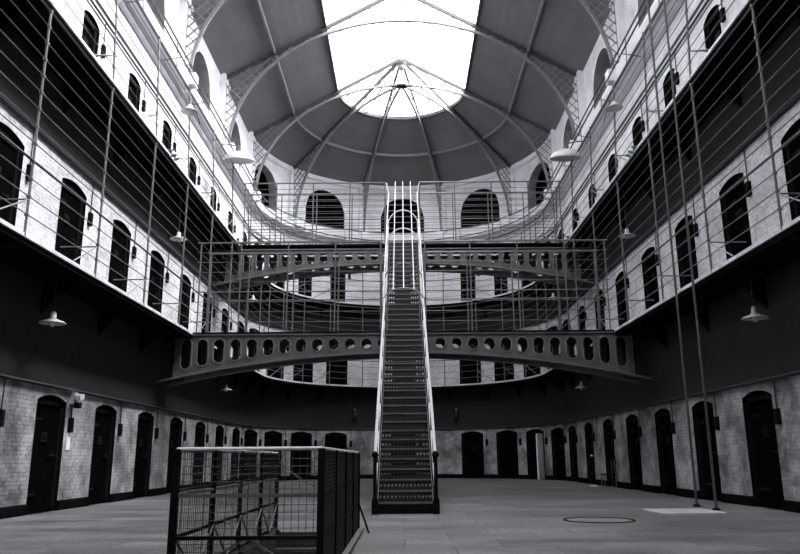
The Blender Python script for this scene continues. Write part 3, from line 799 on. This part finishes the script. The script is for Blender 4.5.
# ------------------------------------------------------------------ lamps
def pendant(x, y, z, ztop, label, group='dish lamps under the galleries'):
    t = empty('pendant_lamp', (x, y, z), label, 'lamp', group)
    mb = MB(); mb.lathe((x, y, z), [(.235,-.005),(.24,.006),(.20,.035),(.12,.06),(.06,.1),(.055,.2),(.03,.23),(0.0,.235)], 24, cap=False); mb.build('shade', 'dish', t, smooth=True)
    mb = MB(); mb.lathe((x, y, z), [(0,.03),(.1,.02),(.225,-.004)], 24, cap=False); mb.build('reflector', 'enamel', t, smooth=True)
    mb = MB(); mb.lathe((x, y, z), [(0,-.03),(.03,-.06),(.05,-.02),(.045,.03),(.03,.05)], 12); mb.build('bulb', 'bulb', t, smooth=True)
    mb = MB(); mb.tube([(x, y, z+.22), (x, y, ztop)], .012, 6); mb.build('rod', 'soot', t)
    return t
for sd, nm in ((-1, 'left'), (1, 'right')):
    pendant(sd*6.6, 13.7, 3.50, F1-.16, 'nearer white dish lamp under the middle-storey gallery on the %s' % nm)
    pendant(sd*6.65, 27.9, 3.50, F1-.16, 'farther white dish lamp under the middle-storey gallery on the %s' % nm)
    pendant(sd*6.55, 20.7, 7.24, F2-.16, 'nearer white dish lamp under the top gallery on the %s' % nm)
    pendant(sd*6.1, 29.4, 7.24, F2-.16, 'farther white dish lamp under the top gallery on the %s' % nm)
    # swan-neck lamp above the top gallery
    x, y, z = sd*6.0, 19.2, 10.55
    t = empty('bracket_lamp', (x, y, z), 'small dish lamp on a curved arm above the top gallery on the %s' % nm, 'lamp', 'curved-arm dish lamps')
    mb = MB(); mb.lathe((x, y, z), [(.24,0),(.245,.012),(.2,.05),(.1,.1),(.06,.2),(0,.21)], 24); mb.build('shade', 'enamel', t, smooth=True)
    mb = MB(); mb.tube([(x, y, z+.2), (x+sd*.02, y+.15, z+.45), (x+sd*.1, y+.6, z+.55), (sd*6.1, y+1.4, z+.3)], .016, 6); mb.build('arm', 'iron', t)
    # large floodlight
    x, y, z = sd*5.95, 25.15, 11.55
    t = empty('flood_lamp', (x, y, z), 'large half-round floodlight beside the cornice on the %s' % nm, 'lamp', 'large floodlights by the cornice')
    tilt = Matrix.Rotation(R(12), 3, 'X')
    mb = MB(); mb.lathe((x, y, z), [(.56,0),(.57,.05),(.5,.17),(.36,.27),(.18,.33),(.06,.35),(0,.36)], 28, tilt, False); mb.build('housing', 'enamel', t, smooth=True)
    mb = MB(); mb.lathe((x, y, z), [(0,.04),(.4,.02),(.555,-.02)], 28, tilt, False); mb.build('reflector', 'dish', t, smooth=True)
    mb = MB(); mb.tube([(x, y, z+.3), (x, y+.1, z+.6), (x+sd*.5, y+.2, z+.75), (sd*6.68, y+.2, z+.75)], .025, 6); mb.build('arm', 'iron', t)
    # small spotlights clipped to the top gallery edge
    for q, (yy, wh) in enumerate(((18.0, 'nearer'), (26.0, 'farther'))):
        x, z = sd*6.0, F2-.02
        t = empty('spot_lamp', (x, yy, z), '%s little twin spotlight clamped to the top gallery edge on the %s' % (wh, nm), 'lamp', 'little spotlights on the top gallery edge')
        for dy in (-.12, .12):
            mb = MB(); mb.lathe((x-sd*.08, yy+dy, z-.12), [(0,.12),(.04,.12),(.05,.06),(.085,0),(.08,-.01),(0,.0)], 12, Matrix.Rotation(R(25)*sd, 3, 'Y')); mb.build('head', 'enamel', t, smooth=True)
        mb = MB(); mb.box((x, yy, z), (.12, .34, .05)); mb.build('clamp', 'iron', t)
# small bulkhead lamps on the end wall
for deg, nm in ((-21, 'left'), (22.5, 'right')):
    s = sth(deg); x, y = path(s, -.12); z = 3.15
    t = empty('wall_lamp', (x, y, z), 'dark bulkhead lamp on the end wall just %s of the staircase' % nm, 'lamp')
    mb = MB(); mb.lathe((x, y, z), [(0,-.28),(.09,-.26),(.11,-.1),(.11,.12),(.05,.2),(0,.2)], 14); mb.build('body', 'soot', t, smooth=True)
    mb = MB(); mb.lathe((x, y, z+.28), [(.0,-.05),(.035,-.03),(.04,.0),(.0,.05)], 10); mb.build('bulb', 'bulb', t, smooth=True)
    mb = MB(); mb.box((path(s, -.03)[0], path(s, -.03)[1], z+.1), (.06, .1, .2)); mb.build('back_plate', 'soot', t)
# camera housing + notice on left wall
x, y = -W, 15.95
t = empty('security_camera', (x+.05, y, 2.2), 'pale boxy security camera on the left wall between the first visible doors', 'camera')
mb = MB(); mb.box((x+.05, y, 2.28), (.1, .2, .24)); mb.build('bracket', 'dish', t)
mb = MB(); mb.box((x+.18, y-.03, 2.3), (.12, .2, .1), Matrix.Rotation(R(12), 3, 'X')); mb.build('housing', 'enamel', t)
mb = MB(); mb.box((x+.15, y-.02, 2.13), (.12, .14, .12)); mb.build('base', 'black', t)
x, y = path(sy(15.1, -1) + .64+.22); mb = MB(); mb.box((x+.012, y, 1.38), (.015, .16, .34))
mb.thing('notice', 'paper', 'white card notice under the black box on the left wall', 'sign')
# two tall poles on the right
for (x, y, nm) in ((5.98, 15.85, 'farther'), (5.93, 14.75, 'nearer')):
    t = empty('tall_pole', (x, y, 0), '%s of two tall slim poles standing on the floor before the right galleries' % nm, 'pole', 'tall poles on the right')
    mb = MB(); mb.tube([(x, y, 0), (x, y, 16.2)], .027, 8); mb.build('shaft', 'pole', t)
    mb = MB(); mb.lathe((x, y, 0), [(.08,0),(.08,.02),(.04,.05),(.033,.05)], 12); mb.build('base', 'black', t)
# floor plate and drain cover
mb = MB(); mb.box((5.15, 14.35, .012), (1.15, 1.1, .024))
for i in range(9): mb.box((5.15, 13.9+.11*i, .026), (1.05, .02, .006))
mb.thing('floor_plate', 'plate', 'pale square metal plate on the floor by the two tall poles', 'floor plate')
t = empty('drain_cover', (3.15, 12.6, 0), 'round dark drain cover let into the flagstones on the right', 'drain cover')
mb = MB(); mb.lathe((3.15, 12.6, 0), [(.53,.004),(.53,.012),(.57,.012),(.57,.002)], 40, cap=False); mb.build('rim', 'black', t)
mb = MB(); mb.lathe((3.15, 12.6, 0), [(0,.006),(.5,.006)], 40, cap=False); mb.lathe((3.15,12.6,0), [(.3,.006),(.3,.011),(.33,.011),(.33,.006)], 30, cap=False); mb.build('lid', 'floorlid', t)
# open white door leaf in the curved end, right side
s = sth(60); n = nrm(s); c = Vector(path(s)).to_3d(); tng = Vector((n.y, -n.x, 0))       # towards the right
hp = c + tng*.55 - n*.05; 
t = empty('open_door', (hp.x, hp.y, 0), 'narrow white door standing open in the curved right end of the ground floor', 'door')
dirv = (Vector((-.55, -1.0, 0))).normalized(); rz = Matrix.Rotation(math.atan2(dirv.y, dirv.x), 3, 'Z')
mb = MB(); mb.box(hp + dirv*.42 + Vector((0,0,1.03)), (.84, .045, 2.02), rz); mb.build('leaf', 'paper', t)
mb = MB()
for z in (.55, 1.45): mb.box(hp + dirv*.42 + Vector((0,0,z)), (.6, .06, .7), rz)
mb.build('panel', 'paper', t)
mb = MB(); kp = hp + dirv*.76 + Vector((0,0,1.0)); mb.lathe(kp, [(0,-.06),(.025,-.05),(.025,.05),(0,.06)], 10, Matrix.Rotation(PI/2, 3, 'X')); mb.build('handle', 'iron', t)
# barrier stand and small board by the right wall
t = empty('barrier_stand', (6.55, 26.6, 0), 'slim dark post stand on the floor against the right wall', 'stand')
mb = MB(); mb.lathe((6.55, 26.6, 0), [(.17,0),(.17,.02),(.05,.05),(.02,.06)], 18); mb.build('base', 'enamel', t, smooth=True)
mb = MB(); mb.tube([(6.55, 26.6, .05), (6.55, 26.6, 1.0)], .02, 8); mb.build('pole', 'black', t)
mb = MB(); mb.lathe((6.55, 26.6, 1.0), [(.03,0),(.045,.02),(.045,.05),(0,.08)], 12); mb.build('cap', 'enamel', t, smooth=True)
t = empty('folding_chair', (6.6, 24.9, 0), 'dark folding chair standing against the right wall between two doors', 'chair')
cx, cy = 6.62, 24.9
mb = MB(); mb.box((cx, cy, .45), (.42, .42, .035)); mb.build('seat', 'black', t)
mb = MB(); mb.box((cx+.2, cy, .75), (.03, .4, .34), Matrix.Rotation(R(8), 3, 'Y')); mb.build('backrest', 'black', t)
for dx in (-.18, .19):
    for dy in (-.19, .19):
        mb = MB(); mb.tube([(cx+dx, cy+dy, 0), (cx+dx*.9, cy+dy, .45 if dx < 0 else .9)], .013, 6); mb.build('leg', 'iron', t)

# ------------------------------------------------------------------ light
w = bpy.data.worlds.new('overcast'); bpy.context.scene.world = w; w.use_nodes = True
nt = w.node_tree; bg = nt.nodes['Background']; bg.inputs[0].default_value = (.98, .99, 1, 1)
# hazy sky, brighter towards the right of the hall
tc = nt.nodes.new('ShaderNodeTexCoord'); sp_ = nt.nodes.new('ShaderNodeSeparateXYZ'); nt.links.new(tc.outputs['Generated'], sp_.inputs[0])
mr = nt.nodes.new('ShaderNodeMapRange'); mr.inputs[1].default_value = -.8; mr.inputs[2].default_value = .8; mr.inputs[3].default_value = 3.0; mr.inputs[4].default_value = 19.0
nt.links.new(sp_.outputs[0], mr.inputs[0]); nt.links.new(mr.outputs[0], bg.inputs[1])
pl = bpy.data.lights.new('portal', 'AREA'); pl.shape = 'RECTANGLE'; pl.size = 2*SKY; pl.size_y = YC+SKY-YS; pl.cycles.is_portal = True
po = bpy.data.objects.new('sky_portal', pl); C.objects.link(po); po.location = (0, (YC+SKY+YS)/2, roofz(0)+.1)
sn = bpy.data.lights.new('sun', 'SUN'); sn.energy = 24; sn.angle = R(42)
so = bpy.data.objects.new('hazy_sun', sn); C.objects.link(so)
so.rotation_euler = Vector((-.8, .10, -1)).to_track_quat('-Z', 'Y').to_euler()

# ------------------------------------------------------------------ camera
cam = bpy.data.cameras.new('camera'); cam.sensor_width = 36; cam.lens = 740/800*36; cam.clip_end = 200; cam.clip_start = .05
co = bpy.data.objects.new('camera', cam); C.objects.link(co); co.location = (0, 0, 1.0)
co.rotation_euler = (Matrix.Rotation(R(.23), 3, 'Z') @ Matrix.Rotation(PI/2 + math.atan(181/740), 3, 'X') @ Matrix.Rotation(R(-.35), 3, 'Z')).to_euler()
bpy.context.scene.camera = co
sc = bpy.context.scene
sc.view_settings.view_transform = 'Standard'; sc.view_settings.look = 'None'; sc.view_settings.gamma = 1; sc.view_settings.use_curve_mapping = False
sc.view_settings.exposure = -.28
